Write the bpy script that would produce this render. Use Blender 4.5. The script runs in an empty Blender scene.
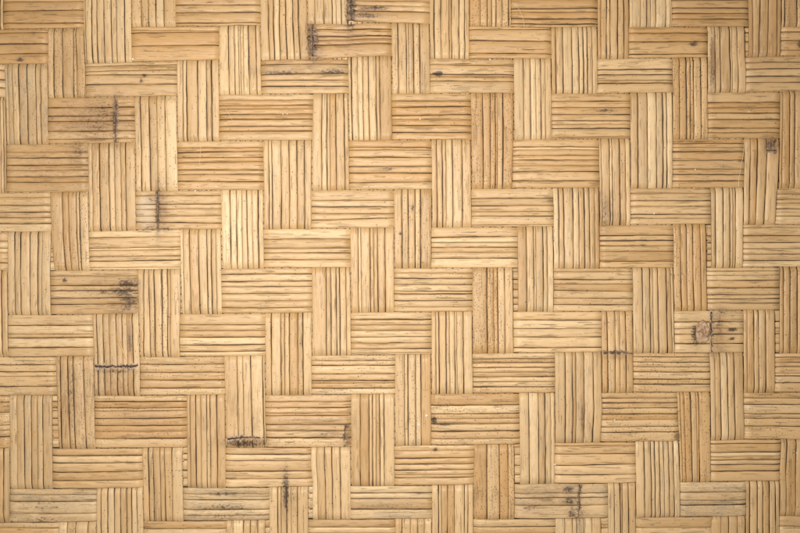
import bpy, math
import numpy as np

# ------------------------------------------------------------------ camera, light, exposure
C = bpy.context.scene
MM = 0.001                     # the mat: 800 mm x 533 mm are in view
TOP = 0.0016                   # height of the highest strip surfaces
cam_d = bpy.data.cameras.new("camera"); cam = bpy.data.objects.new("camera", cam_d)
C.collection.objects.link(cam); C.camera = cam
cam_d.lens = 60; cam_d.sensor_width = 36; cam_d.clip_start = 0.05; cam_d.clip_end = 50
cam.location = (0, 0, 0.7985 * 60 / 36 + TOP)
cam.rotation_euler = (0, 0, 0)

W = bpy.data.worlds.new("World"); C.world = W; W.use_nodes = True
W.node_tree.nodes["Background"].inputs[0].default_value = (1.0, 0.98, 0.95, 1)
W.node_tree.nodes["Background"].inputs[1].default_value = 0.18

def area(name, loc, target, size, power, col):
    d = bpy.data.lights.new(name, 'AREA'); d.shape = 'DISK'; d.size = size
    d.energy = power; d.color = col
    o = bpy.data.objects.new(name, d); C.collection.objects.link(o); o.location = loc
    from mathutils import Vector
    o.rotation_euler = (Vector(target) - Vector(loc)).to_track_quat('-Z', 'Y').to_euler()
    return o
area("soft_lamp", (-0.10, 0.06, 0.88), (0.0, -0.01, 0), 0.12, 10.6, (1.0, 0.968, 0.915))

C.render.engine = 'CYCLES'
C.render.filter_size = 0.8
C.view_settings.view_transform = 'Standard'; C.view_settings.look = 'None'
C.view_settings.gamma = 1; C.view_settings.exposure = 0.0

# ------------------------------------------------------------------ measured weave
# kind, strip, first crossing | tile | start end | near edge | far edge | splits (b wide, f hairline)
DATA = """
H 0 1|0 0|22 415|-50 -50|145 138|-12 13 60/54b 118/116b
H 1 0|0 0|-170 238|151 150|318 318|172/165f 221b 272/268b
H 1 4|0 0|655 1089|136 136|306 300|150/160f 165 230b
H 2 3|0 0|430 885|320 306|485 478|330f 355f 378/375b 425/420b
H 2 -1|0 0|-370 18|325 325|486 486|352 400b 440b
H 3 2|0 1|240 670|-10 -12|218 214|38b 80b 107b 156b 195
H 4 1|0 1|35 440|222 222|460 460|262f 290b 326b 353f 385b 412
H 5 0|0 2|-170 253|-37 -37|160 160|-12f 28b 62b 90 120b
H 6 -1|0 2|-370 38|160 160|352 352|205b 240 262b 315b
H 6 3|0 2|443 902|155 150|348 344|187/183b 237b 250f 280 305/300b 336f
H 5 4|1 2|-120 308|-46 -46|149 145|-22b 22b 45f 80 110/116b
H 3 6|1 1|293 762|-25 -25|202 200|2f 28 46f 72b 97b 132b 156b
H 4 5|1 1|88 512|206 206|448 450|238f 261/257b 287 312/308 350b 373/371b 407b
H 7 2|0 2|258 683|352 350|568 565|378f 425b 450b 487b 518b
H 7 6|1 2|303 757|343 340|563 560|370b 405b 432b 465b 500f 536
H 0 5|1 0|75 493|-55 -55|130 126|-12 28b 64b 114
H 2 7|1 0|508 934|303 303|467 468|327b 375/370b 402 432b
H 1 8|2 0|-60 355|128 122|288 278|154/150b 185/183b 200f 223b
H 0 9|2 0|140 540|-50 -50|103 117|10f 32f 54/62b
H 3 10|2 1|360 748|-31 -31|195 199|5 37/33b 77/73b 98f 127b 162b
H 4 9|2 1|147 553|203 203|445 445|238 252f 287b 333b 365b 413/409b
H 5 8|2 2|-45 367|-48 -48|137 138|3 34b 68 100/90b
H 6 7|2 2|-275 148|147 145|335 336|196b 241 265b 297b
H 7 10|2 2|370 755|340 340|553 555|362f 390b 420b 452 467b 500b 530f
H 0 13|3 0|155 578|-55 -55|130 133|0 45/42b 60f 93b 118b
H 1 12|3 0|-55 350|133 148|290 290|152/154 207b 267b
H 2 11|3 0|-249 168|298 300|465 465|330 375b 387f 408b
H 3 14|3 1|355 745|-30 -30|193 193|8b 38f 73b 105b 122 142b 184f
H 4 13|3 1|162 588|198 198|438 438|235b 250f 277 300b 328f 358b 403b
H 5 12|3 2|-37 362|-55 -55|131 131|-8b 28b 57 80b 122f
H 6 11|3 2|-242 182|137 140|338 338|187/185b 212 237b 262f 291b
H 7 14|3 2|370 755|340 340|555 555|358f 397b 418f 450/457b 490b 523b
H 0 17|4 0|155 535|-55 -55|133 133|5 43b 70 97b
H 1 16|4 0|-57 332|138 138|288 288|167 210b 270b
H 2 15|4 0|-214 157|300 293|464 462|352/347b 375b 402f 417b
H 3 18|4 1|333 693|-37 -37|188 188|12b 38f 65b 95b 138b 160
H 4 17|4 1|165 517|200 200|440 440|222 240f 262b 305b 348 375b 407b
H 5 16|4 2|-47 348|-60 -60|120 120|-35f 2b 30 70b 90f
H 6 15|4 2|-200 162|128 125|338 338|178b 203b 230 257b 306b
H 7 18|4 2|337 687|338 338|545 545|355 375f 400b 437b 470b 490b 512
H 2 19|4 0|520 880|285 283|458 454|312 345b 380b 412b
H 1 20|4 0|703 1060|135 135|278 278|160b 203b 250f
H 5 20|4 2|678 1060|-60 -60|118 118|-32 -5b 15 42b 78b
H 6 19|4 2|512 880|125 125|330 330|140f 178b 212b 242 268b 300b
H 8 1|0 3|42 465|75 75|280 276|126b 168f 187b 234b
H 9 0|0 3|-170 277|285 285|475 472|325/322b 358b 380f 430b
H 8 5|1 3|102 522|70 70|275 272|122b 150 182b 222/217b 252b
H 9 4|1 3|-100 323|285 287|475 472|323b 362b 400b 440b
H 8 9|2 3|155 550|62 62|268 268|97b 124f 150b 182b 212 240b 262f
H 9 8|2 3|-45 378|277 277|470 467|303 326b 368b 402b 415f 440b
H 8 13|3 3|170 600|55 57|257 255|97b 138b 180b 233b
H 9 12|3 3|-32 370|268 268|465 465|295 315b 338b 362f 385b 410 435b
H 8 17|4 3|170 513|55 55|260 262|110b 142f 170b 217b
H 9 16|4 3|-35 348|265 265|458 458|283 310b 332 358b 395b 420b
H 9 20|4 3|672 1060|265 265|458 458|285 310 332b 365f 378b 412b
H 10 3|0 4|475 925|-23 -25|238 232|5b 37b 52 92/86b 125b 153f 190b
H 10 -1|0 4|-370 48|-20 -20|237 237|10b 62b 125b 150 182b
H 11 2|0 4|265 708|241 239|437 433|275b 310b 357/352b 397b
H 10 7|1 4|530 947|-28 -28|232 235|5 36b 62f 75 120b 152 187b
H 11 6|1 4|325 755|237 237|433 430|270b 300b 353b 392b
H 10 11|2 4|555 989|-35 -35|220 218|22b 65b 90f 116b 152b 190
H 11 10|2 4|370 762|225 225|422 422|250f 288b 318b 347b 370f 385b
H 10 15|3 4|603 984|-38 -38|203 203|-12 12b 38b 68b 95f 130b 157b
H 11 14|3 4|372 773|213 211|413 413|228f 268b 325/320b 372b
H 10 19|4 4|518 880|-38 -38|190 190|-12f 20b 65b 88b 127b
H 11 18|4 4|347 697|200 200|403 400|218 260b 280f 298b 320b 352b
H 12 1|0 4|52 487|443 443|603 600|470f 503b 561b
H 12 5|1 4|120 543|435 435|598 595|465f 495b 543b 572f
H 12 9|2 4|148 556|425 425|592 591|461b 489b 543b
H 12 13|3 4|175 632|415 415|590 585|462f 485b 522b
H 12 17|4 4|200 528|408 406|577 576|457b 497f 520b
V 0 -1|0 0|-190 148|-190 -190|17 17|-20 2b
V 0 3|0 1|-9 460|-180 -178|30 35|-30b 6 20
V 0 7|0 2|355 770|-175 -170|36 41|-30b 10b
V 0 11|0 4|240 600|-165 -162|48 50|-30b 20b 42f
V 1 2|0 1|-173 218|24 40|236 238|45f 68f 97b 138b 180b 203
V 1 6|0 2|162 572|42 46|249 255|78b 107b 152b 190b 210f
V 1 10|0 4|-23 440|52 56|262 265|90f 125b 160b 190f 217b
V 2 1|0 0|148 488|242 247|413 428|270/275b 310/318b 365/370b 380f
V 2 5|0 2|-37 350|256 274|439 447|322b 350f 387 402b
V 2 9|0 3|285 735|280 296|466 475|302/310b 345b 370b 415/430b
V 3 0|0 0|-150 315|420 433|653 657|432f 460/468b 488b 522b 558b 583 622b
V 3 4|0 1|222 650|442 449|670 675|465f 500b 547b 573 603f 627b
V 3 8|0 3|72 472|465 477|690 697|490b 520b 550f 583b 612 635f 662b
V 3 12|0 4|437 800|488 490|713 716|510b 543b 575b 605b 635b 660b 685
V 4 -1|0 0|-190 132|660 660|872 872|705 740b 775b 815b
V 4 3|0 1|-12 455|674 686|876 884|707b 750b 785f 825b
V 4 7|0 2|350 778|686 706|892 897|716/722b 747 772b 808b 835b 848f
V 4 11|0 4|240 603|711 720|911 914|745b 768b 802 824b 859b
V 5 2|1 0|303 701|91 94|290 292|120b 138b 190b 232b 257b
V 5 6|1 2|150 563|108 117|297 304|125f 155b 197b 235b 255b 278f
V 5 10|1 4|-25 432|134 138|320 325|152f 180b 205f 233b 250 282b
V 6 1|1 0|130 470|296 304|495 503|345b 373b 393 404f 417f 442b 478b
V 6 5|1 2|-49 338|311 319|512 517|357b 387b 412f 437b 462f 490b
V 6 9|1 3|278 730|324 337|519 524|385/395b 417f 450/460b 507/515b
V 7 0|1 0|-150 298|498 511|727 737|543b 568b 593/600b 628b 662b 690b
V 7 4|1 1|203 643|517 522|748 750|545 560b 603b 643b 680b 716b
V 7 8|1 3|72 468|526 532|750 752|558b 603b 622 645b 685b 710b
V 7 12|1 4|433 800|546 547|738 740|588b 605b 632b 655f 686b
V 8 -1|2 0|-190 122|-60 -58|134 135|-25 20b 60b 80 105b
V 8 3|2 1|-28 448|-33 -30|137 147|13 38b 52f 82b 122b
V 8 7|2 2|340 770|-36 -32|148 155|34b 57b 83b 100b 130
V 8 11|2 4|235 590|-38 -35|146 148|-12f 27b 60b 98b
V 9 2|2 0|280 698|141 149|352 358|160b 190 215b 243b 280b 297b
V 9 6|2 2|143 558|150 158|365 367|192b 205f 250b 267f 287b 322b
V 9 10|2 4|-26 422|156 165|362 367|203b 245b 262b 278f 296b 316b
V 10 1|2 0|117 465|356 363|540 545|390b 430b 440f 465b 495b
V 10 5|2 2|-50 335|371 376|552 553|410b 441b 474b 500b
V 10 9|2 3|272 720|380 381|552 555|427b 443b 480b 505b
V 11 0|2 0|-150 293|544 554|742 742|570b 603b 643 655b 693b 720b
V 11 4|2 1|200 631|556 562|747 752|583b 610b 628f 660b 706b
V 11 8|2 3|60 462|553 556|755 763|576 592b 628b 645f 672b 682f 714b
V 11 12|2 4|425 800|558 560|760 762|590b 605 635b 668b 718b 735
V 12 -1|3 0|-190 130|-52 -50|151 152|0f 35 57b 78b 108 140b
V 12 3|3 1|-32 440|-45 -37|157 160|15b 50 75b 83f 110b
V 12 7|3 2|340 760|-38 -36|161 167|35b 68f 88b 123
V 12 11|3 4|225 588|-30 -28|169 172|35b 97b 140
V 13 2|3 0|293 695|173 177|349 353|220b 253b 278f 302b 322f
V 13 6|3 2|138 550|186 189|357 361|230b 265b 275f 310b 330
V 13 10|3 4|-31 410|194 200|368 370|243b 290b 322b 350f
V 14 1|3 0|135 465|354 361|578 582|378b 413b 457b 490b 512b 532b 555f
V 14 5|3 2|-56 335|366 373|590 595|395b 420b 465b 493b 520b 545b 570f
V 14 9|3 3|262 706|374 377|600 600|425b 460b 476 515b 560b
V 15 0|3 0|-150 290|582 591|738 740|602f 630b 647b 685b 715b
V 15 4|3 1|200 621|590 598|745 750|605f 645b 657b 695b 725
V 15 8|3 3|58 457|604 613|757 760|636b 671/675b 695f 725b
V 15 12|3 4|413 800|635 638|770 772|668b 697b 707f 737b
V 16 -1|4 0|-190 135|-55 -55|153 154|0f 30b 50 75b 125b 148f
V 16 3|4 1|-34 438|-49 -47|158 160|-12b 35b 80b 112b 132b
V 16 7|4 2|340 760|-38 -34|160 168|11b 48b 64f 88b 130b 152f
V 16 11|4 4|205 582|-20 -18|186 198|22b 55b 75b 98b 118 142b 165b
V 17 2|4 0|293 693|160 164|328 330|195b 228b 247 262b 297b
V 17 6|4 2|123 551|164 171|325 332|203b 232b 263b 300b
V 17 10|4 4|-38 408|189 202|340 345|208f 225f 255b 280f 290b
V 18 1|4 0|138 460|338 342|518 520|375b 400b 447b 457f 483b
V 18 5|4 2|-56 335|351 354|510 510|374b 411b 445b 460f 472b
V 18 9|4 3|265 693|351 358|507 515|376f 402b 436b 468b
V 19 0|4 0|-150 280|538 541|700 697|560f 600/590b 640/632b 680b
V 19 4|4 1|192 620|520 516|686 671|545b 578b 622b
V 19 8|4 3|50 455|514 518|668 670|533f 566b 590b 625b
V 19 12|4 4|403 800|532 533|685 687|550b 585b 610b 640b 668b
V 20 -1|4 0|-190 135|704 704|880 880|718b 780b 830
V 20 3|4 1|-42 435|697 697|860 860|710f 745b 770b 815
V 20 7|4 2|335 763|693 693|860 860|712b 745b 780b 820
V 20 11|4 4|192 573|701 701|870 870|730b 775b 820
"""
K = 797 / 160.0
strips = {}          # (kind, index) -> {first: dict}
for ln in DATA.strip().splitlines():
    a, t, se, e0, e1, cr = ln.split('|')
    kind, idx, first = a.split(); idx = int(idx); first = int(first)
    ti, tj = map(int, t.split())
    ox, oy = 160 * ti, 100 * tj
    oa, oc = (ox, oy) if kind == 'H' else (oy, ox)      # along / across origins
    f = lambda v, o: o + float(v) / K
    s0, s1 = (f(v, oa) for v in se.split())
    n0, n1 = (f(v, oc) for v in e0.split())
    m0, m1 = (f(v, oc) for v in e1.split())
    cracks = []
    for c in cr.split():
        w = 0.62
        if c[-1] == 'b': w = 1.0; c = c[:-1]
        elif c[-1] == 'f': w = 0.3; c = c[:-1]
        p = c.split('/')
        pa = f(p[0], oc); pb = f(p[-1], oc)
        if len(p) == 1:
            nm, mm_ = (n0 + n1) / 2, (m0 + m1) / 2
            fa = fb = (pa - nm) / (mm_ - nm)
        else:
            fa = (pa - n0) / (m0 - n0); fb = (pb - n1) / (m1 - n1)
        cracks.append((fa, fb, w))
    strips.setdefault((kind, idx), {})[first] = dict(s0=s0, s1=s1, n0=n0, n1=n1, m0=m0, m1=m1, cracks=cracks)

# regular lattice for the strips and crossings just outside the picture
def edges(kind, i):
    xs = {0: (-37, 4), 1: (7, 50), 2: (52, 91), 3: (92, 137), 4: (138, 178), 5: (180, 221), 6: (224, 264),
          7: (266, 310), 8: (312, 350), 9: (351, 393), 10: (395, 431), 11: (432, 472), 12: (473, 514),
          13: (516, 553), 14: (554, 600), 15: (601, 631), 16: (632, 673), 17: (674, 707), 18: (710, 744),
          19: (744, 776), 20: (780, 818)}
    ys = {0: (-11, 27), 1: (28, 61), 2: (62, 95), 3: (97, 143), 4: (145, 191), 5: (192, 230), 6: (231, 269),
          7: (269, 313), 8: (314, 354), 9: (356, 394), 10: (395, 446), 11: (448, 486), 12: (487, 519),
          13: (521, 560)}
    T = xs if kind == 'V' else ys
    if i in T: return T[i]
    lo, hi = min(T), max(T)
    if i < lo: return (T[lo][0] - 42 * (lo - i), T[lo][0] - 42 * (lo - i) + 40)
    return (T[hi][0] + 42 * (i - hi), T[hi][0] + 42 * (i - hi) + 40)

ROWS = range(-2, 16); COLS = range(-2, 23)
rng = np.random.default_rng(11)
S13 = {0: (-10, 60), 4: (144, 228), 8: (309, 395.6), 12: (475, 556), 16: (636.7, 713), 20: (778, 862)}
Y13 = {0: 522.8, 4: 520.8, 8: 518.6, 12: 518.6, 16: 516.8, 20: 515}
for kind, rg, cross in (('H', ROWS, COLS), ('V', COLS, ROWS)):
    for i in rg:
        d = strips.setdefault((kind, i), {})
        first = None
        res = (1 - i) % 4 if kind == 'H' else (3 - i) % 4
        for c in range(min(cross) - 1, max(cross) + 1):
            if c % 4 != res or c in d: continue
            other = 'V' if kind == 'H' else 'H'
            s0 = edges(other, c)[0] - .5; s1 = edges(other, c + 1)[1] + .5
            if kind == 'V' and c == 13: s0 = {2: 523, 6: 520.5, 10: 518.5, 14: 518, 18: 516.3}.get(i, s0)
            n, m = edges(kind, i)
            if kind == 'H' and i == 13 and c in S13:
                s0, s1 = S13[c]; n = Y13[c]; m = n + 40
            if d:
                k = min(d, key=lambda q: abs(q - c)); q = d[k]
                if not (kind == 'H' and i == 13):
                    n, m = (q['n0'], q['m0']) if c < k else (q['n1'], q['m1'])
            k = rng.integers(3, 6)
            base = (np.arange(k) + 1) / (k + 1) + rng.uniform(-.05, .05, k)
            cr = [(b, b, float(rng.choice([.4, .7, 1.0]))) for b in base]
            d[c] = dict(s0=s0, s1=s1, n0=n, n1=n, m0=m, m1=m, cracks=cr)

# ------------------------------------------------------------------ helpers
def n1(seed, x, scale):
    """smooth 1-D value noise in -1..1"""
    r = np.random.default_rng(abs(int(seed)) + 5); tab = r.uniform(-1, 1, 1024)
    t = np.asarray(x, float) / scale + 400.0; i = np.floor(t).astype(int); f = t - i
    f = f * f * (3 - 2 * f)
    return tab[i % 1024] * (1 - f) + tab[(i + 1) % 1024] * f
def sstep(x): x = np.clip(x, 0, 1); return x * x * (3 - 2 * x)

def tag(o, label=None, cat=None, group=None, kind=None):
    if label: o['label'] = label
    if cat: o['category'] = cat
    if group: o['group'] = group
    if kind: o['kind'] = kind
    return o

def make_mesh(name, verts, faces, mats, midx=None, attrs=None, smooth=True, parent=None):
    me = bpy.data.meshes.new(name)
    verts = np.asarray(verts, np.float32); faces = np.asarray(faces, np.int32)
    me.vertices.add(len(verts)); me.vertices.foreach_set('co', verts.ravel())
    me.loops.add(faces.size); me.loops.foreach_set('vertex_index', faces.ravel())
    me.polygons.add(len(faces))
    me.polygons.foreach_set('loop_start', np.arange(0, faces.size, faces.shape[1], dtype=np.int32))
    me.polygons.foreach_set('loop_total', np.full(len(faces), faces.shape[1], np.int32))
    for m in mats: me.materials.append(m)
    if midx is not None: me.polygons.foreach_set('material_index', np.asarray(midx, np.int32))
    me.polygons.foreach_set('use_smooth', np.full(len(faces), smooth))
    me.update(calc_edges=True)
    for k, v in (attrs or {}).items():
        v = np.asarray(v, np.float32)
        if v.ndim == 2:
            a = me.attributes.new(k, 'FLOAT_VECTOR', 'POINT'); a.data.foreach_set('vector', v.ravel())
        else:
            a = me.attributes.new(k, 'FLOAT', 'POINT'); a.data.foreach_set('value', v)
    me.validate()
    o = bpy.data.objects.new(name, me); C.collection.objects.link(o)
    if parent: o.parent = parent
    return o

# ------------------------------------------------------------------ materials
class NT:
    def __init__(s, name):
        s.m = bpy.data.materials.new(name); s.m.use_nodes = True
        s.t = s.m.node_tree; s.n = s.t.nodes; s.l = s.t.links
        s.b = s.n["Principled BSDF"]
    def put(s, x, sock):
        if hasattr(x, 'is_output') or isinstance(x, bpy.types.NodeSocket): s.l.new(x, sock)
        elif isinstance(x, (tuple, list)) and len(x) == 3 and sock.type == 'RGBA': sock.default_value = (*x, 1)
        else: sock.default_value = x
    def attr(s, name, out='Fac'):
        a = s.n.new('ShaderNodeAttribute'); a.attribute_name = name; return a.outputs[out]
    def math(s, op, a, b=0.0, c=None, clamp=False):
        q = s.n.new('ShaderNodeMath'); q.operation = op; q.use_clamp = clamp
        s.put(a, q.inputs[0]); s.put(b, q.inputs[1])
        if c is not None: s.put(c, q.inputs[2])
        return q.outputs[0]
    def vmul(s, v, k):
        q = s.n.new('ShaderNodeVectorMath'); q.operation = 'MULTIPLY'; s.put(v, q.inputs[0]); q.inputs[1].default_value = k
        return q.outputs[0]
    def noise(s, v, scale=1.0, detail=3, rough=.55, dist=0.0):
        q = s.n.new('ShaderNodeTexNoise'); s.put(v, q.inputs['Vector']); q.inputs['Scale'].default_value = scale
        q.inputs['Detail'].default_value = detail; q.inputs['Roughness'].default_value = rough
        q.inputs['Distortion'].default_value = dist
        return q.outputs['Fac']
    def rng(s, x, a, b, c=0.0, d=1.0, smooth=False):
        q = s.n.new('ShaderNodeMapRange'); q.interpolation_type = 'SMOOTHSTEP' if smooth else 'LINEAR'
        s.put(x, q.inputs[0]); q.inputs[1].default_value = a; q.inputs[2].default_value = b
        q.inputs[3].default_value = c; q.inputs[4].default_value = d
        return q.outputs[0]
    def mix(s, f, a, b, mode='MIX'):
        q = s.n.new('ShaderNodeMix'); q.data_type = 'RGBA'; q.blend_type = mode
        s.put(f, q.inputs[0]); s.put(a, q.inputs[6]); s.put(b, q.inputs[7])
        return q.outputs[2]
    def bump(s, h, dist, strength=1.0, nrm=None):
        q = s.n.new('ShaderNodeBump'); q.inputs['Distance'].default_value = dist; q.inputs['Strength'].default_value = strength
        s.put(h, q.inputs['Height'])
        if nrm is not None: s.l.new(nrm, q.inputs['Normal'])
        return q.outputs[0]

# fib = (along mm, across mm, slat number); every texture is laid out along the fibre
def bamboo(name):
    N = NT(name)
    fib = N.attr('fib', 'Vector')
    bright, grey, dots = N.attr('bright'), N.attr('grey'), N.attr('dots')
    warm, dark, pale, brown = N.attr('warm'), N.attr('dark'), N.attr('pale'), N.attr('brown')
    mott = N.noise(N.vmul(fib, (.035, .22, 3.1)), 1, 3)                 # slow drift of tone along a slat
    fine = N.noise(N.vmul(fib, (.09, 2.1, 7.7)), 1, 4, .65)             # fibre grain
    mid = N.noise(N.vmul(fib, (.02, 1.6, 5.3)), 1, 3, .6)
    blot = N.noise(N.vmul(fib, (.16, .42, 1.7)), 1, 4, .6)
    col = N.mix(bright, (.43, .238, .082), (.78, .548, .295))
    col = N.mix(N.rng(mott, .38, .68, 0, .40), col, (.69, .465, .238))
    col = N.mix(N.rng(blot, .52, .75, 0, .45, True), col, (.50, .30, .115))
    col = N.mix(warm, col, (.55, .30, .105))
    col = N.mix(N.rng(fine, .44, .30, 0, .34), col, (.30, .175, .075))
    col = N.mix(N.rng(fine, .58, .74, 0, .22), col, (.83, .66, .42))
    col = N.mix(N.rng(mid, .40, .27, 0, .30), col, (.40, .24, .11))
    # dark broken hairline splits inside a slat
    hair = N.noise(N.vmul(fib, (.007, 1.7, 11.3)), 1, 2, .5, .05)
    hl = N.math('ABSOLUTE', N.math('SUBTRACT', hair, .5))
    gate = N.noise(N.vmul(fib, (.045, .35, 4.9)), 1, 2)
    hairm = N.math('MULTIPLY', N.rng(hl, .003, .013, 1, 0), N.rng(gate, .52, .57, 0, 1))
    col = N.mix(N.math('MULTIPLY', hairm, .80), col, (.11, .060, .028))
    # many faint long grain lines
    gl = N.math('ABSOLUTE', N.math('SUBTRACT', N.noise(N.vmul(fib, (.005, 2.1, 6.7)), 1, 2, .6, .03), .5))
    col = N.mix(N.rng(gl, .0, .022, .42, 0), col, (.30, .17, .075))
    # short dark weather flecks (mildew) along the fibre
    fl = N.noise(N.vmul(fib, (.26, 3.6, 2.9)), 1, 5, .72)
    patch = N.noise(N.vmul(fib, (.05, .16, 8.1)), 1, 2)
    thr = N.math('SUBTRACT', .785, N.math('MULTIPLY', grey, .235))
    thr = N.math('SUBTRACT', thr, N.rng(patch, .45, .75, 0, .06))
    flm = N.math('MULTIPLY', N.math('SUBTRACT', fl, thr), 14.0, clamp=True)
    col = N.mix(N.math('MULTIPLY', flm, .78), col, (.19, .105, .05))
    # olive grey film
    film = N.math('MULTIPLY', grey, N.rng(patch, .38, .70, .05, .55))
    col = N.mix(film, col, (.48, .385, .25))
    # pin holes
    v = N.n.new('ShaderNodeTexVoronoi'); v.inputs['Scale'].default_value = 1
    N.l.new(N.vmul(fib, (.33, .80, 6.0)), v.inputs['Vector'])
    sep = N.n.new('ShaderNodeSeparateColor'); N.l.new(v.outputs['Color'], sep.inputs[0])
    on = N.math('LESS_THAN', sep.outputs[0], N.math('ADD', N.math('MULTIPLY', dots, 1.05), .006))
    dm = N.math('MULTIPLY', N.rng(v.outputs['Distance'], .16, .27, 1, 0), on)
    col = N.mix(N.math('MULTIPLY', dm, .85), col, (.085, .042, .018))
    # stains with a shape of their own: charcoal, chalky, brown
    st = N.noise(N.vmul(fib, (.34, .55, 1.3)), 1, 6, .72)
    def stain(c, a, colr, k=5.0, cap=.9):
        m = N.math('MULTIPLY', N.math('SUBTRACT', N.math('ADD', a, N.math('MULTIPLY', N.math('SUBTRACT', st, .5), 2.2)), .45), k, clamp=True)
        m = N.math('MULTIPLY', m, N.math('GREATER_THAN', a, .02))
        return N.mix(N.math('MULTIPLY', m, cap), c, colr)
    col = stain(col, brown, (.30, .165, .075), 3.0, .75)
    col = stain(col, pale, (.62, .50, .37), 4.0, .55)
    veilb = N.math('MULTIPLY', N.math('MINIMUM', N.math('MULTIPLY', brown, 1.35), .95), N.rng(blot, .30, .62, .35, 1.0))
    col = N.mix(N.math('MULTIPLY', veilb, .85), col, (.33, .185, .082))
    veil = N.math('MULTIPLY', N.math('MINIMUM', dark, .8), N.rng(blot, .30, .62, .25, 1.0))
    col = N.mix(N.math('MULTIPLY', veil, .85), col, (.22, .13, .068))
    col = stain(col, dark, (.065, .038, .022), 3.4, .86)
    N.l.new(col, N.b.inputs['Base Color'])
    rough = N.rng(fine, .3, .7, .50, .36)
    rough = N.math('ADD', rough, N.math('MULTIPLY', grey, .15))
    N.l.new(rough, N.b.inputs['Roughness'])
    N.b.inputs['Specular IOR Level'].default_value = .42
    h = N.math('ADD', N.math('MULTIPLY', fine, .6), N.math('MULTIPLY', mid, 1.0))
    h = N.math('SUBTRACT', h, N.math('MULTIPLY', hairm, 1.2))
    h = N.math('SUBTRACT', h, N.math('MULTIPLY', dm, .8))
    h = N.math('SUBTRACT', h, N.math('MULTIPLY', flm, .25))
    N.l.new(N.bump(h, .00022, .9), N.b.inputs['Normal'])
    return N.m

def crust(name, c1, c2, c3, sc=900):
    N = NT(name)
    tc = N.n.new('ShaderNodeTexCoord').outputs['Object']
    a = N.noise(N.vmul(tc, (sc, sc, sc)), 1, 6, .7); b = N.noise(N.vmul(tc, (sc * .3, sc * .3, sc * .3)), 1, 3, .6)
    col = N.mix(N.rng(a, .38, .62), c1, c2)
    col = N.mix(N.rng(b, .52, .66, 0, .8), col, c3)
    N.l.new(col, N.b.inputs['Base Color']); N.b.inputs['Roughness'].default_value = .7
    N.l.new(N.bump(a, .0006, .9), N.b.inputs['Normal'])
    return N.m

M_BAM = bamboo("bamboo_skin")
M_CORE_SHADE = crust("bamboo_core_shade", (.040, .020, .009), (.080, .043, .019), (.022, .012, .006), 500)  # dirty inner bamboo, taken near-black to paint in the shade of splits
M_NODE = crust("node_dark", (.17, .095, .050), (.36, .235, .14), (.040, .022, .013), 900)
M_NODEP = crust("node_pale", (.34, .22, .13), (.56, .42, .30), (.07, .04, .025), 900)
M_KNOT = crust("knot_bark", (.33, .185, .095), (.54, .365, .22), (.15, .075, .04), 240)
M_BACK = crust("backing", (.07, .045, .028), (.11, .07, .042), (.05, .032, .02), 120)
M_FIBRE = NT("pale_fibre"); M_FIBRE.b.inputs['Base Color'].default_value = (.78, .60, .36, 1); M_FIBRE.b.inputs['Roughness'].default_value = .5; M_FIBRE = M_FIBRE.m
M_LINT = crust("white_fleck", (.72, .71, .70), (.85, .85, .86), (.66, .64, .62), 1500)

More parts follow.
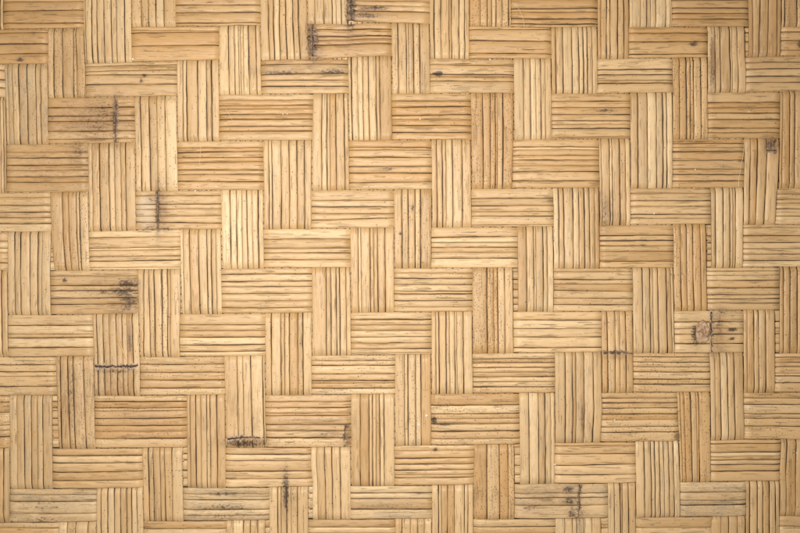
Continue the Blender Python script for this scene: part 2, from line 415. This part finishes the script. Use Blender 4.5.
# ------------------------------------------------------------------ stains (photo mm): kind, x, y, rx, ry, strength
STAINS = [('dark', 116, 120, 3.5, 30, .85), ('dark', 103, 112, 18, 20, .42), ('dark', 96, 126, 24, 12, .42), ('brown', 70, 106, 26, 10, .45),
 ('dark', 54, 120, 8, 8, .28), ('brown', 100, 138, 20, 8, .5),
 ('dark', 80, 151, 10, 9, .55), ('brown', 74, 160, 16, 26, .5), ('dark', 86, 172, 6, 14, .35), ('dark', 83, 187, 8, 5, .4),
 ('dark', 158.5, 210, 2.5, 28, 1.0), ('brown', 163, 210, 7, 24, .75), ('pale', 147, 212, 13, 26, .82), ('dark', 150, 228, 12, 4, .6), ('dark', 151, 199, 5, 4, .5), ('dark', 165, 229, 9, 3, .6),
 ('dark', 313, 42, 7, 22, .9), ('brown', 320, 50, 10, 14, .55), ('pale', 340, 28, 10, 3, .6), ('pale', 343, 42, 6, 3, .5),
 ('dark', 351, 12, 6, 22, 1.0), ('dark', 375, 9, 16, 3, .8), ('dark', 367, 16, 18, 3, .8), ('brown', 362, 8, 14, 10, .5),
 ('dark', 128, 284, 13, 6, .85), ('dark', 124, 292, 16, 6, .8), ('dark', 130, 300, 12, 5, .75), ('dark', 104, 292, 7, 3, .7), ('dark', 100, 282, 10, 3, .5), ('dark', 128, 308, 12, 6, .6), ('dark', 65.5, 280, 2.2, 2.2, 1.3), ('pale', 136, 295, 3, 14, .6),
 ('brown', 116, 385, 30, 17, .55), ('dark', 116, 371, 28, 3, .6), ('pale', 116, 358, 28, 5, .4), ('brown', 130.5, 338, 3.0, 17, 1.15), ('dark', 130.5, 342, 1.6, 12, .7),
 ('dark', 245, 443, 24, 4, .8), ('brown', 245, 441, 26, 6, .8), ('brown', 232, 405, 5, 16, .35), ('brown', 256, 425, 6, 14, .45),
 ('brown', 330, 433, 16, 4, .6), ('dark', 326, 434, 12, 2.5, .5), ('brown', 348, 438, 6, 12, .7),
 ('dark', 711, 332, 2.0, 26, .7), ('dark', 719, 322, 4, 8, .6), ('dark', 731.5, 329.5, 4.5, 1.8, 1.3), ('dark', 731, 338.5, 3, 1.5, 1.2), ('dark', 722, 312, 8, 4, .5), ('dark', 720, 345, 7, 6, .4), ('pale', 716, 316, 3, 9, .8), ('pale', 713, 330, 2.5, 18, .55), ('dark', 695.5, 334, 5, 13, 1.0), ('brown', 718, 332, 9, 26, .55),
 ('pale', 616, 346, 17, 8, .5), ('dark', 616, 352.5, 16, 2, .9), ('brown', 616, 357, 17, 3, .6), ('dark', 606, 322, 2, 7, .4),
 ('dark', 771, 144, 7, 7, .75), ('brown', 771, 144, 9, 9, .9), ('brown', 771, 156, 6, 5, .5),
 ('dark', 568, 489, 7, 4, .85), ('dark', 570, 500, 9, 5, .75), ('dark', 572, 512, 6, 9, .7), ('dark', 578.5, 503, 2.5, 22, .8), ('pale', 566, 496, 9, 6, .45), ('brown', 548, 502, 30, 16, .4), ('dark', 580, 512, 10, 7, .5), ('dark', 528, 508, 14, 5, .5),
 ('dark', 437.5, 74, 4.5, 2.2, 1.5), ('dark', 434, 420, 3, 4, 1.2), ('dark', 444, 424, 9, 1.8, .8), ('dark', 693, 44.5, 4.5, 1.8, 1.15), ('dark', 798, 45, 3, 5, .8),
 ('dark', 145, 36, 0, 0, 0), ('dark', 145, 76, 3, 1.6, 1.0), ('dark', 142, 81.5, 1.6, 2, 1.3), ('dark', 21, 60.5, 5, 1.6, 1.2), ('brown', 34, 57, 16, 1.6, .9),
 ('dark', 435, 449, 2.5, 2.5, .9), ('brown', 677, 436, 2.8, 3.2, 1.4), ('brown', 582, 414, 2.5, 20, .8), ('dark', 582, 414, 1.2, 14, .6), ('brown', 588, 424, 3, 14, .5),
 ('dark', 286, 490, 4, 26, .85), ('dark', 294, 497, 3, 16, .5), ('dark', 604, 210, 5, 24, .5), ('brown', 606, 214, 9, 20, .5),
 ('dark', 389, 339, 0, 0, 0), ('dark', 606, 11, 6, 3, .3), ('brown', 712, 60, 4.2, 30, .95), ('dark', 712, 80, 3.2, 18, .55), ('dark', 690, 142, 30, 2, .5),
 ('dark', 282, 73, 25, 2.5, .7), ('dark', 332, 72, 20, 3.5, .75), ('brown', 300, 69, 40, 5, .4), ('dark', 34, 34, 2.5, 4, .5), ('dark', 388, 169, 9, 1.5, .8), ('dark', 606, 111, 14, 2.2, .7),
 ('dark', 412, 9, 2, 9, .3), ('brown', 425, 82, 3, 26, .5), ('pale', 410, 62, 2.2, 34, .75), ('dark', 412.5, 208, 1.6, 5, .9), ('dark', 400.5, 233.5, 1.4, 1.4, 1.5),
 ('brown', 91, 120, 50, 26, .6), ('brown', 46, 168, 44, 26, .45), ('brown', 95, 292, 46, 22, .35), ('brown', 140, 420, 50, 28, .32), ('brown', 310, 420, 46, 28, .28), ('brown', 350, 45, 46, 18, .38), ('brown', 74, 400, 20, 50, .4), ('brown', 110, 340, 24, 46, .28), ('brown', 42, 14, 44, 14, .4), ('brown', 24, 45, 26, 18, .38), ('brown', 68, 64, 20, 34, .3), ('brown', 68, 232, 20, 40, .28), ('brown', 25, 210, 30, 18, .3), ('brown', 50, 335, 46, 22, .25), ('brown', 770, 40, 40, 44, .3), ('brown', 710, 15, 44, 16, .3), ('brown', 720, 165, 40, 26, .25), ('brown', 492, 140, 24, 50, .2), ('brown', 770, 100, 40, 20, .25),
 ('dark', 782, 520, 0, 0, 0), ('dark', 730, 497, 28, 10, .35), ('dark', 48, 505, 40, 9, .42), ('dark', 47, 518, 40, 4, .5), ('dark', 226, 507, 36, 6, .5), ('dark', 226, 516, 38, 4, .5), ('dark', 225, 493, 24, 3, .6), ('dark', 390, 505, 38, 6, .4), ('dark', 72, 395, 3, 30, .45),
]
# ------------------------------------------------------------------ strips
# base tone per strip: brightness, grey, dots, warm
TONE = {}
for i in ROWS: TONE[('H', i)] = [.50, .10, .04, .15]
for i in COLS: TONE[('V', i)] = [.50, .16, .06, .10]
def tone(k, i, *v): TONE[(k, i)] = list(v)
tone('H', 0, .40, .10, .04, .35); tone('H', 1, .45, .06, .04, .45); tone('H', 2, .50, .22, .04, .12)
tone('H', 3, .47, .12, .05, .42); tone('H', 4, .50, .06, .03, .35); tone('H', 5, .58, .12, .06, .10)
tone('H', 6, .62, .05, .03, .05); tone('H', 7, .55, .15, .08, .12); tone('H', 8, .60, .05, .02, .10)
tone('H', 9, .55, .22, .38, .22); tone('H', 10, .52, .16, .50, .30); tone('H', 11, .58, .04, .03, .22)
tone('H', 12, .62, .95, .05, .02); tone('H', 13, .52, .2, .1, .15)
tone('V', 1, .50, .70, .10, .02); tone('V', 2, .48, .25, .75, .15); tone('V', 3, .52, .32, .12, .08)
tone('V', 4, .50, .25, .35, .18); tone('V', 5, .60, .22, .08, .06); tone('V', 6, .66, .12, .10, .04)
tone('V', 7, .55, .20, .18, .16); tone('V', 8, .62, .22, .05, .08); tone('V', 9, .62, .15, .08, .10)
tone('V', 10, .55, .22, .32, .18); tone('V', 11, .56, .12, .08, .14); tone('V', 12, .48, .18, 1.1, .42)
tone('V', 13, .62, .35, .05, .02); tone('V', 14, .55, .38, .05, .08); tone('V', 15, .48, .22, .12, .20)
tone('V', 16, .60, .42, .04, .02); tone('V', 17, .45, .12, .55, .42); tone('V', 18, .55, .22, .06, .08)
tone('V', 19, .50, .12, .06, .18); tone('V', 20, .45, .22, .40, .25)

NODES = {('H', 3): [(116, 2.4, .9, 0, 1, 'dark')], ('H', 5): [(158.5, 2.2, .8, 0, 1, 'dark')],
         ('H', 1): [(312.5, 4.5, 1.0, 0, 1, 'dark')], ('H', 0): [(350.8, 4.0, 1.1, 0, 1, 'dark')],
         ('V', 3): [(366, 3.0, 1.0, 0, 1, 'pale')], ('V', 6): [(437.5, 2.6, .9, 0, 1, 'pale')],
         ('H', 10): [(344.8, 2.0, .9, .575, .99, 'dark')], ('H', 8): [(711, 2.3, .9, 0, 1, 'pale')],
         ('V', 15): [(352.5, 1.9, .9, 0, 1, 'dark')], ('V', 19): [(150, 2.4, .7, .66, .97, 'dark')],
         ('H', 12): [(578.6, 1.8, .8, 0, 1, 'dark')]}
# end of a broken slat: at these nodes the slats swell towards the node
A = 1.6           # half of the over/under travel, mm
B = 2.6            # hidden stretches lie this far below the middle, mm
PROF = [(0, -1.8), (0, -.70), (.12, -.42), (.44, -.17), (1.15, 0)]

mat = bpy.data.objects.new('woven_mat', None); C.collection.objects.link(mat); mat.location = (0, 0, -.006)
tag(mat, 'large flat mat woven from wide split bamboo strips in a diagonal twill', 'mat')
ZM = 6.0           # mm, cancels the empty's own height

def strip_edges(kind, i):
    d = strips[(kind, i)]
    S, Nn, Mm = [], [], []
    for c in sorted(d):
        q = d[c]; S += [q['s0'], q['s1']]; Nn += [q['n0'], q['n1']]; Mm += [q['m0'], q['m1']]
    S = np.array(S)
    o = np.argsort(S)
    return S[o], np.array(Nn)[o], np.array(Mm)[o]

# neighbouring strips lie edge to edge: close the narrow gaps, keep the wide ones the photograph shows
GRID = {'H': np.arange(-100, 900, 2.5), 'V': np.arange(-90, 630, 2.5)}
EDGE = {}
for kind, rg in (('H', ROWS), ('V', COLS)):
    G = GRID[kind]
    for i in rg:
        S, En, Em = strip_edges(kind, i)
        EDGE[(kind, i)] = [np.interp(G, S, En), np.interp(G, S, Em)]
    for i in list(rg)[:-1]:
        a, b = EDGE[(kind, i)][1], EDGE[(kind, i + 1)][0]
        g = b - a; m = (a + b) / 2 + .18 * n1(i + 70, G, 9)
        k = sstep((4.6 - g) / 1.2)
        wig = .26 + .22 * np.abs(n1(i + 90, G, 14))
        EDGE[(kind, i)][1] = a * (1 - k) + (m - wig) * k
        EDGE[(kind, i + 1)][0] = b * (1 - k) + (m + wig) * k


def zprof(kind, i, s):
    d = strips[(kind, i)]
    g = np.full_like(s, -9.0)
    for q in d.values():
        g = np.maximum(g, np.minimum(s - q['s0'], q['s1'] - s))
    return -B + (A + B) * sstep((g + 5) / 10.0)   # at a float's end the strip is exactly its own thickness below the one that covers it

def to_xyz(kind, s, t, z):
    x, y = (s, t) if kind == 'H' else (t, s)
    return np.stack([(x - 400) * MM, (266.5 - y) * MM, (z + ZM) * MM], -1)

def build_strip(kind, i):
    d = strips[(kind, i)]; seed0 = (1000 if kind == 'H' else 5000) + i * 37 + 400
    r = np.random.default_rng(seed0)
    S, En, Em = strip_edges(kind, i)
    keys = sorted(d); n = len(keys)
    lim = (-95, 880) if kind == 'H' else (-85, 618)
    V, F, MI = [], [], []; at = {k: [] for k in ('fib', 'bright', 'grey', 'dots', 'warm', 'dark', 'pale', 'brown')}
    base = 0; T = TONE[(kind, i)]
    stn = [s_ for s_ in STAINS if s_[3] > 0]
    for kx, c in enumerate(keys):
        q = d[c]
        lo = lim[0] if kx == 0 else (d[keys[kx - 1]]['s1'] + q['s0']) / 2
        hi = lim[1] if kx == n - 1 else (q['s1'] + d[keys[kx + 1]]['s0']) / 2
        lo = max(lo, lim[0]); hi = min(hi, lim[1])
        if hi - lo < 4: continue
        s = np.linspace(lo, hi, max(4, int((hi - lo) / 2.2)))
        en = np.interp(s, GRID[kind], EDGE[(kind, i)][0]); em = np.interp(s, GRID[kind], EDGE[(kind, i)][1])
        zc = zprof(kind, i, s)
        lines = [(en, np.zeros_like(s))]
        for j, (fa, fb, w) in enumerate(sorted(q['cracks'])):
            u = np.clip((s - q['s0']) / (q['s1'] - q['s0']), -.15, 1.15)
            frac = fa + (fb - fa) * u
            sd = seed0 + c * 911 + j * 53
            pos = en + (em - en) * frac + .18 * n1(sd, s, 38) + .05 * n1(sd + 1, s, 8)
            ww = w * (.62 + .36 * n1(sd + 2, s, 30) + .16 * n1(sd + 3, s, 7)) * r.uniform(.8, 1.15)
            lines.append((pos, np.clip(ww, .07, 1.5)))
        lines.append((em, np.zeros_like(s)))
        ns = len(s)
        for j in range(len(lines) - 1):
            a = lines[j][0] + lines[j][1] / 2; b = lines[j + 1][0] - lines[j + 1][1] / 2
            b = np.maximum(b, a + .7)
            wd = b - a
            sd = seed0 + c * 311 + j * 17 + 9
            rr = np.minimum(.85, wd * .23) if kind == 'H' else np.minimum(.65, wd * .18)
            dome = np.clip(wd * .065, .14, .60) * (1 if kind == 'H' else .7) * (1 + .3 * n1(sd + 5, s, 30))
            zo = .22 * r.uniform(-1, 1) + .16 * n1(sd, s, 34) + .05 * n1(sd + 6, s, 6)
            tilt = .16 * r.uniform(-1, 1) + .16 * n1(sd + 1, s, 40)
            for (ns_, nw, nh, f0, f1, _k) in NODES.get((kind, i), []):
                m_ = np.abs(s - ns_)
                mid_f = ((a + b) / 2 - en) / (em - en)
                zo = zo + np.where((mid_f > f0 - .02) & (mid_f < f1 + .02), .35 * np.exp(-(m_ / 5.0) ** 2), 0)
            cols = []
            for o_, h_ in PROF: cols.append((a + rr * o_, zc + zo + h_ - tilt + (dome * .35 if o_ > 1 else 0)))
            for u_, dm_ in ((.35, .86), (.5, 1.0), (.65, .86)):
                x_ = a + rr * 1.15 + (wd - 2.3 * rr) * ((u_ - .25) / .5)
                cols.append((x_, zc + zo + dome * dm_ + tilt * (2 * u_ - 1)))
            for o_, h_ in PROF[::-1]: cols.append((b - rr * o_, zc + zo + h_ + tilt + (dome * .35 if o_ > 1 else 0)))
            nc = len(cols)
            t = np.stack([x[0] for x in cols], 1); z = np.stack([x[1] for x in cols], 1)
            ss = np.repeat(s[:, None], nc, 1)
            V.append(to_xyz(kind, ss, t, z).reshape(-1, 3))
            ii, jj = np.meshgrid(np.arange(ns - 1), np.arange(nc - 1), indexing='ij')
            v0 = base + ii * nc + jj
            f_ = np.stack([v0, v0 + 1, v0 + nc + 1, v0 + nc], -1).reshape(-1, 4)
            if kind == 'H': f_ = f_[:, ::-1]
            F.append(f_); MI.append(((jj < 1) | (jj > nc - 3)).astype(int).ravel())  # split and seam walls get the near-black core: shade put into the colour
            sid = r.uniform(0, 60)
            at['fib'].append(np.stack([ss + 900 * (i % 7) + r.uniform(0, 40), t, np.full_like(t, sid)], -1).reshape(-1, 3))
            br = np.clip((T[0] - .5) * 1.6 + .50 + r.normal(0, .20) + .12 * n1(sd + 8, s, 60) + .16 * n1(seed0 + 77, s, 75), 0, 1)
            gr = np.clip(T[1] * (1 + r.normal(0, .45)) + .10 * n1(sd + 9, s, 70), 0, 1)
            do = np.clip(T[2] * (r.uniform(.2, 1.3)) + T[2] * .6 * n1(sd + 10, s, 25), 0, 1)
            wa = np.clip(T[3] * 1.15 + r.normal(0, .16), 0, 1)
            for k_, v_ in (('bright', br), ('grey', gr), ('dots', do), ('warm', np.full(ns, wa))):
                at[k_].append(np.repeat(v_[:, None], nc, 1).ravel())
            X, Y = (ss, t) if kind == 'H' else (t, ss)
            over = ((s > q['s0'] - 2) & (s < q['s1'] + 2))[:, None]
            acc = {k_: np.zeros_like(t) for k_ in ('dark', 'pale', 'brown')}
            for (k_, sx, sy, rx, ry, st_) in stn:
                if X.max() < sx - 2 * rx or X.min() > sx + 2 * rx or Y.max() < sy - 2 * ry or Y.min() > sy + 2 * ry: continue
                rad = ((X - sx) / rx) ** 2 + ((Y - sy) / ry) ** 2
                acc[k_] = np.maximum(acc[k_], st_ * np.exp(-rad * .9) * over)
            for k_ in acc: at[k_].append(acc[k_].ravel())
            base += ns * nc
        # inner layer of the strip, coloured near-black so the splits look shaded
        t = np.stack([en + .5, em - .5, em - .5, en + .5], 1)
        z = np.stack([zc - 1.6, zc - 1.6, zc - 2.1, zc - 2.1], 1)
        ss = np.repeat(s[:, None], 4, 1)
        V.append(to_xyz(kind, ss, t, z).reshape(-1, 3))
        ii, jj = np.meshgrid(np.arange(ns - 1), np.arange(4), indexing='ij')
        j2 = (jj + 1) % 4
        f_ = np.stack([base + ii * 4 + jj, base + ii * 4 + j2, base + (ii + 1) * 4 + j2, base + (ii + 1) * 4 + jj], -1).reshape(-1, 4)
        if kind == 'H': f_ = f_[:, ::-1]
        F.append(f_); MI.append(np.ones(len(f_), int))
        at['fib'].append(np.stack([ss, t, z], -1).reshape(-1, 3))
        for k_ in at:
            if k_ != 'fib': at[k_].append(np.zeros(ns * 4))
        base += ns * 4
    o = make_mesh('weft_strip' if kind == 'H' else 'warp_strip', np.concatenate(V), np.concatenate(F), [M_BAM, M_CORE_SHADE],
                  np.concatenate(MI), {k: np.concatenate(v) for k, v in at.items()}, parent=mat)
    for (s0, wdt, hgt, f0, f1, mk) in NODES.get((kind, i), []):
        build_node(kind, i, s0, wdt, hgt, f0, f1, mk, o, S, En, Em)
    return o

def build_node(kind, i, s0, w, h, f0, f1, mk, parent, S, En, Em):
    """raised, ragged ridge where the culm's joint crosses the strip"""
    q = min(strips[(kind, i)].values(), key=lambda q: abs((q['s0'] + q['s1']) / 2 - s0))
    r = np.random.default_rng(int(s0 * 10) + i)
    en, em = np.interp(s0, S, En) + .6, np.interp(s0, S, Em) - .6
    ta, tb = en + (em - en) * f0, en + (em - en) * f1
    nt = int((tb - ta) / .5); t = np.linspace(ta, tb, nt)
    z0 = float(zprof(kind, i, np.array([s0]))[0])
    seed = int(s0 * 7)
    centre = s0 + .7 * n1(seed, t, 6) + .35 * n1(seed + 1, t, 1.8)
    left = 1.2 * w * (.75 + .5 * n1(seed + 2, t, 3) + .35 * n1(seed + 3, t, 1.1))
    right = 1.2 * w * (.85 + .8 * n1(seed + 4, t, 3) + .5 * n1(seed + 5, t, 1.2))
    left = np.clip(left, .4, 9); right = np.clip(right, .4, 9)
    dip = np.ones(nt)
    for fa, fb, cw in q['cracks']:
        tc = en + (em - en) * (fa + fb) / 2
        dip = np.minimum(dip, 1 - .55 * np.exp(-((t - tc) / (.45 + .4 * cw)) ** 2))
    prof = [(-1, -.6), (-.72, .30), (-.4, .75), (-.12, 1.0), (.08, .35), (.25, .8), (.55, .45), (.8, .15), (1, -.6)]
    L, Z = [], []
    for k, (p, z) in enumerate(prof):
        L.append(centre + np.where(p < 0, p * left, p * right) + .18 * n1(seed + 20 + k, t, 1.0))
        hh = 1.4 * h * z * (.75 + .35 * n1(seed + 40 + k, t, 1.6) + .25 * n1(seed + 7, t, 4))
        Z.append(z0 + .38 + (hh if z > 0 else h * z) * (dip if z > 0 else 1) - (1 - dip) * .5)
    L = np.stack(L, 1); Z = np.stack(Z, 1); TT = np.repeat(t[:, None], len(prof), 1)
    nc = len(prof)
    ii, jj = np.meshgrid(np.arange(nt - 1), np.arange(nc - 1), indexing='ij'); v0 = ii * nc + jj
    f_ = np.stack([v0, v0 + 1, v0 + nc + 1, v0 + nc], -1).reshape(-1, 4)
    if kind != 'H': f_ = f_[:, ::-1]
    o = make_mesh('node', to_xyz(kind, L, TT, Z).reshape(-1, 3), f_, [M_NODE if mk == 'dark' else M_NODEP, M_CORE_SHADE], np.tile(np.isin(np.arange(nc - 1), (3, 4) if mk == 'dark' else (2, 3, 4)).astype(int), nt - 1), parent=parent)
    return o

SL = {('H', 3): 'strip with a black ridged joint and grey smudges', ('H', 5): 'strip with a chalky cracked joint near its left end',
      ('H', 8): 'strip with a round brown knot beside a joint', ('H', 12): 'pale strip with dark streaks and a spotted joint',
      ('H', 10): 'orange tan strip with rows of dark pinholes', ('V', 3): 'strip with a brown joint and darker tan below it',
      ('V', 6): 'pale strip with a dark brown joint low down', ('V', 12): 'orange tan strip peppered with dark pinholes',
      ('V', 15): 'narrow strip with a thin black joint', ('V', 1): 'strip with grey weathered streaks'}
PARTS = {}
for i in ROWS: PARTS[('H', i)] = build_strip('H', i)
for i in COLS: PARTS[('V', i)] = build_strip('V', i)
for k, v in SL.items(): PARTS[k]['label'] = v

# ------------------------------------------------------------------ round knot on the eighth crosswise strip
def build_knot():
    cx, cy, rx, ry = 702.5, 332.0, 8.2, 12.2
    nr, na = 26, 96
    th = np.linspace(0, 2 * math.pi, na, endpoint=False)
    V = []; CR = []
    for k in range(nr + 1):
        u = 1 - k / nr
        edge = 1 + .06 * np.sin(3 * th + 1) + .05 * np.sin(5 * th + 2.2) + .03 * np.sin(11 * th)
        x = cx + rx * u * edge * np.cos(th); y = cy + ry * u * edge * np.sin(th)
        ph = th + 2.2 * u
        z = 3.0 * (1 - u ** 7) * .8 - .5
        z = z + .40 * np.sin(u * 9 + 1.3 * np.sin(ph)) * (u > .1) * (1 - u ** 6) + .28 * np.sin(2 * ph + u * 9) + .16 * np.sin(7 * ph - u * 20) * u
        fold = (np.abs(y - cy - 1.5 - .45 * (x - cx) - 1.0 * np.sin((x - cx) * .8)) < .62) * 1.0
        z = z - fold * (1 - u ** 4)
        CR.append((fold > 0) | (u > .90));  # fold and rim faces take a dark colour in place of shade
        if k == 0: z = z * 0 - 1.0
        V.append(np.stack([(x - 400) * MM, (266.5 - y) * MM, (z + A + ZM) * MM], -1))
    V = np.concatenate(V)
    F = []
    for k in range(nr):
        for a in range(na):
            b = (a + 1) % na
            F.append((k * na + a, (k + 1) * na + a, (k + 1) * na + b, k * na + b))
    F = np.array(F)
    make_mesh('knot', V, F, [M_KNOT, M_NODE], np.concatenate(CR[1:]).astype(int), parent=PARTS[('H', 8)])
build_knot()

# ------------------------------------------------------------------ white flecks stuck to the mat
FLECKS = [(184.8, 101.2, .8), (44.0, 0, 0), (345.0, 99.6, .9), (444.5, 32.5, .9), (490, 60, 1.1), (420, 119.5, .9), (748.3, 112, .8), (694.8, 169.8, .9),
          (653.8, 213.5, 1.2), (502, 249.5, .9), (426.5, 415.3, 1.5), (418.6, 424.3, 1.3), (614.3, 419.5, .9), (554.8, 464, 1.2), (195.6, 191, 1.0),
          (216.5, 186.5, .8), (199, 178, .7), (287.4, 114.2, .7), (283, 114.4, .7), (111.5, 63, .8), (133.3, 59.5, 1.4), (90, 184.5, 0), (715.5, 323, .9), (796, 452.5, .9), (437, 289, .7)]
def fleck(x, y, r):
    rg = np.random.default_rng(int(x * 10)); V = []; na = 9
    for k, (rr, z) in enumerate(((1, -.6), (.95, .1), (.6, .5), (.05, .65))):
        th = np.linspace(0, 2 * math.pi, na, endpoint=False)
        q = r * rr * (1 + rg.uniform(-.2, .2, na))
        V.append(np.stack([(x + q * np.cos(th) - 400) * MM, (266.5 - y - q * np.sin(th)) * MM, np.full(na, (z * r * .7 + A + .3 + ZM) * MM)], -1))
    F = [(k * na + a, k * na + (a + 1) % na, (k + 1) * na + (a + 1) % na, (k + 1) * na + a) for k in range(3) for a in range(na)]
    make_mesh('white_fleck', np.concatenate(V), np.array(F), [M_LINT], parent=mat)
for x, y, r_ in FLECKS:
    if r_ > 0: fleck(x, y, r_ * .8)

# ------------------------------------------------------------------ loose pale fibres lying on the mat
def fibre(pts, rad, label):
    P = np.array(pts, float); n = 40
    # Catmull-like resample
    t = np.linspace(0, 1, len(P)); tt = np.linspace(0, 1, n)
    k = min(3, len(P) - 1)
    X = np.polyval(np.polyfit(t, P[:, 0], k), tt); Y = np.polyval(np.polyfit(t, P[:, 1], k), tt)
    X += .15 * n1(3, tt * 100, 9); Z = A + .75 + .15 * n1(9, tt * 100, 20)
    V = []
    for a in range(n):
        da = np.array([X[min(a + 1, n - 1)] - X[max(a - 1, 0)], Y[min(a + 1, n - 1)] - Y[max(a - 1, 0)]]); da /= np.linalg.norm(da)
        nx, ny = -da[1], da[0]
        for b in range(6):
            g = b * math.pi / 3; c_, s_ = math.cos(g) * rad * .8, math.sin(g) * rad * .8
            V.append(((X[a] + nx * c_ - 400) * MM, (266.5 - Y[a] - ny * c_) * MM, (Z[a] + s_) * MM))
    V = np.array(V); org = V.mean(0)
    F = [(a * 6 + b, a * 6 + (b + 1) % 6, (a + 1) * 6 + (b + 1) % 6, (a + 1) * 6 + b) for a in range(n - 1) for b in range(6)]
    o = make_mesh('loose_fibre', V - org, np.array(F), [M_FIBRE]); o.location = org
    tag(o, label, 'fibre')
fibre([(512, 3), (518, 9), (522, 17), (523.6, 24), (523.5, 30)], .22, 'pale curved hair-thin fibre across the top edge of the mat, right of centre')
fibre([(743.5, 139), (742.8, 152), (740.5, 165), (738.5, 178), (737.8, 187)], .26, 'pale nearly upright hair-thin fibre near the upper right, below a black-dotted strip')
fibre([(200.5, 143), (200.8, 152), (200.3, 160), (200.9, 168)], .18, 'short straight upright hair-thin fibre in the upper left quarter')
fibre([(226, 109), (230, 116), (233.5, 122), (235, 126)], .18, 'short slanting hair-thin fibre in the upper left quarter, right of the upright one')

# an orange splinter lying over the joint in the third lengthwise strip
def splinter():
    a, b = np.array([117.5, 333.0]), np.array([128.5, 364.0]); d_ = (b - a) / np.linalg.norm(b - a); nn = np.array([-d_[1], d_[0]])
    V = []; n = 14
    for k in range(n):
        u = k / (n - 1); p = a + (b - a) * u + nn * .5 * math.sin(u * 3); w = .15 + .65 * math.sin(math.pi * min(1, u * 1.0 + .05)) ** .7
        for g, hz in ((-1, 0), (-.5, .3), (.5, .3), (1, 0), (0, -.3)):
            V.append(((p[0] + nn[0] * g * w - 400) * MM, (266.5 - p[1] - nn[1] * g * w) * MM, (A + .62 + hz * w * 1.3) * MM))
    V = np.array(V); org = V.mean(0)
    F = [(k * 5 + j, k * 5 + (j + 1) % 5, (k + 1) * 5 + (j + 1) % 5, (k + 1) * 5 + j) for k in range(n - 1) for j in range(5)]
    m = NT('splinter'); m.b.inputs['Base Color'].default_value = (.62, .36, .13, 1); m.b.inputs['Roughness'].default_value = .5
    o = make_mesh('splinter', V - org, np.array(F), [m.m]); o.location = org
    tag(o, 'thin orange wood splinter slanting down to a brown joint, lower left', 'splinter')
splinter()

# ------------------------------------------------------------------ surface under the mat
g = .62
V = [(-g, -g, 0), (g, -g, 0), (g, g, 0), (-g, g, 0)]
o = make_mesh('ground', V, [(0, 1, 2, 3)], [M_BACK], smooth=False); o.location = (0, 0, -.0064)
tag(o, kind='structure')
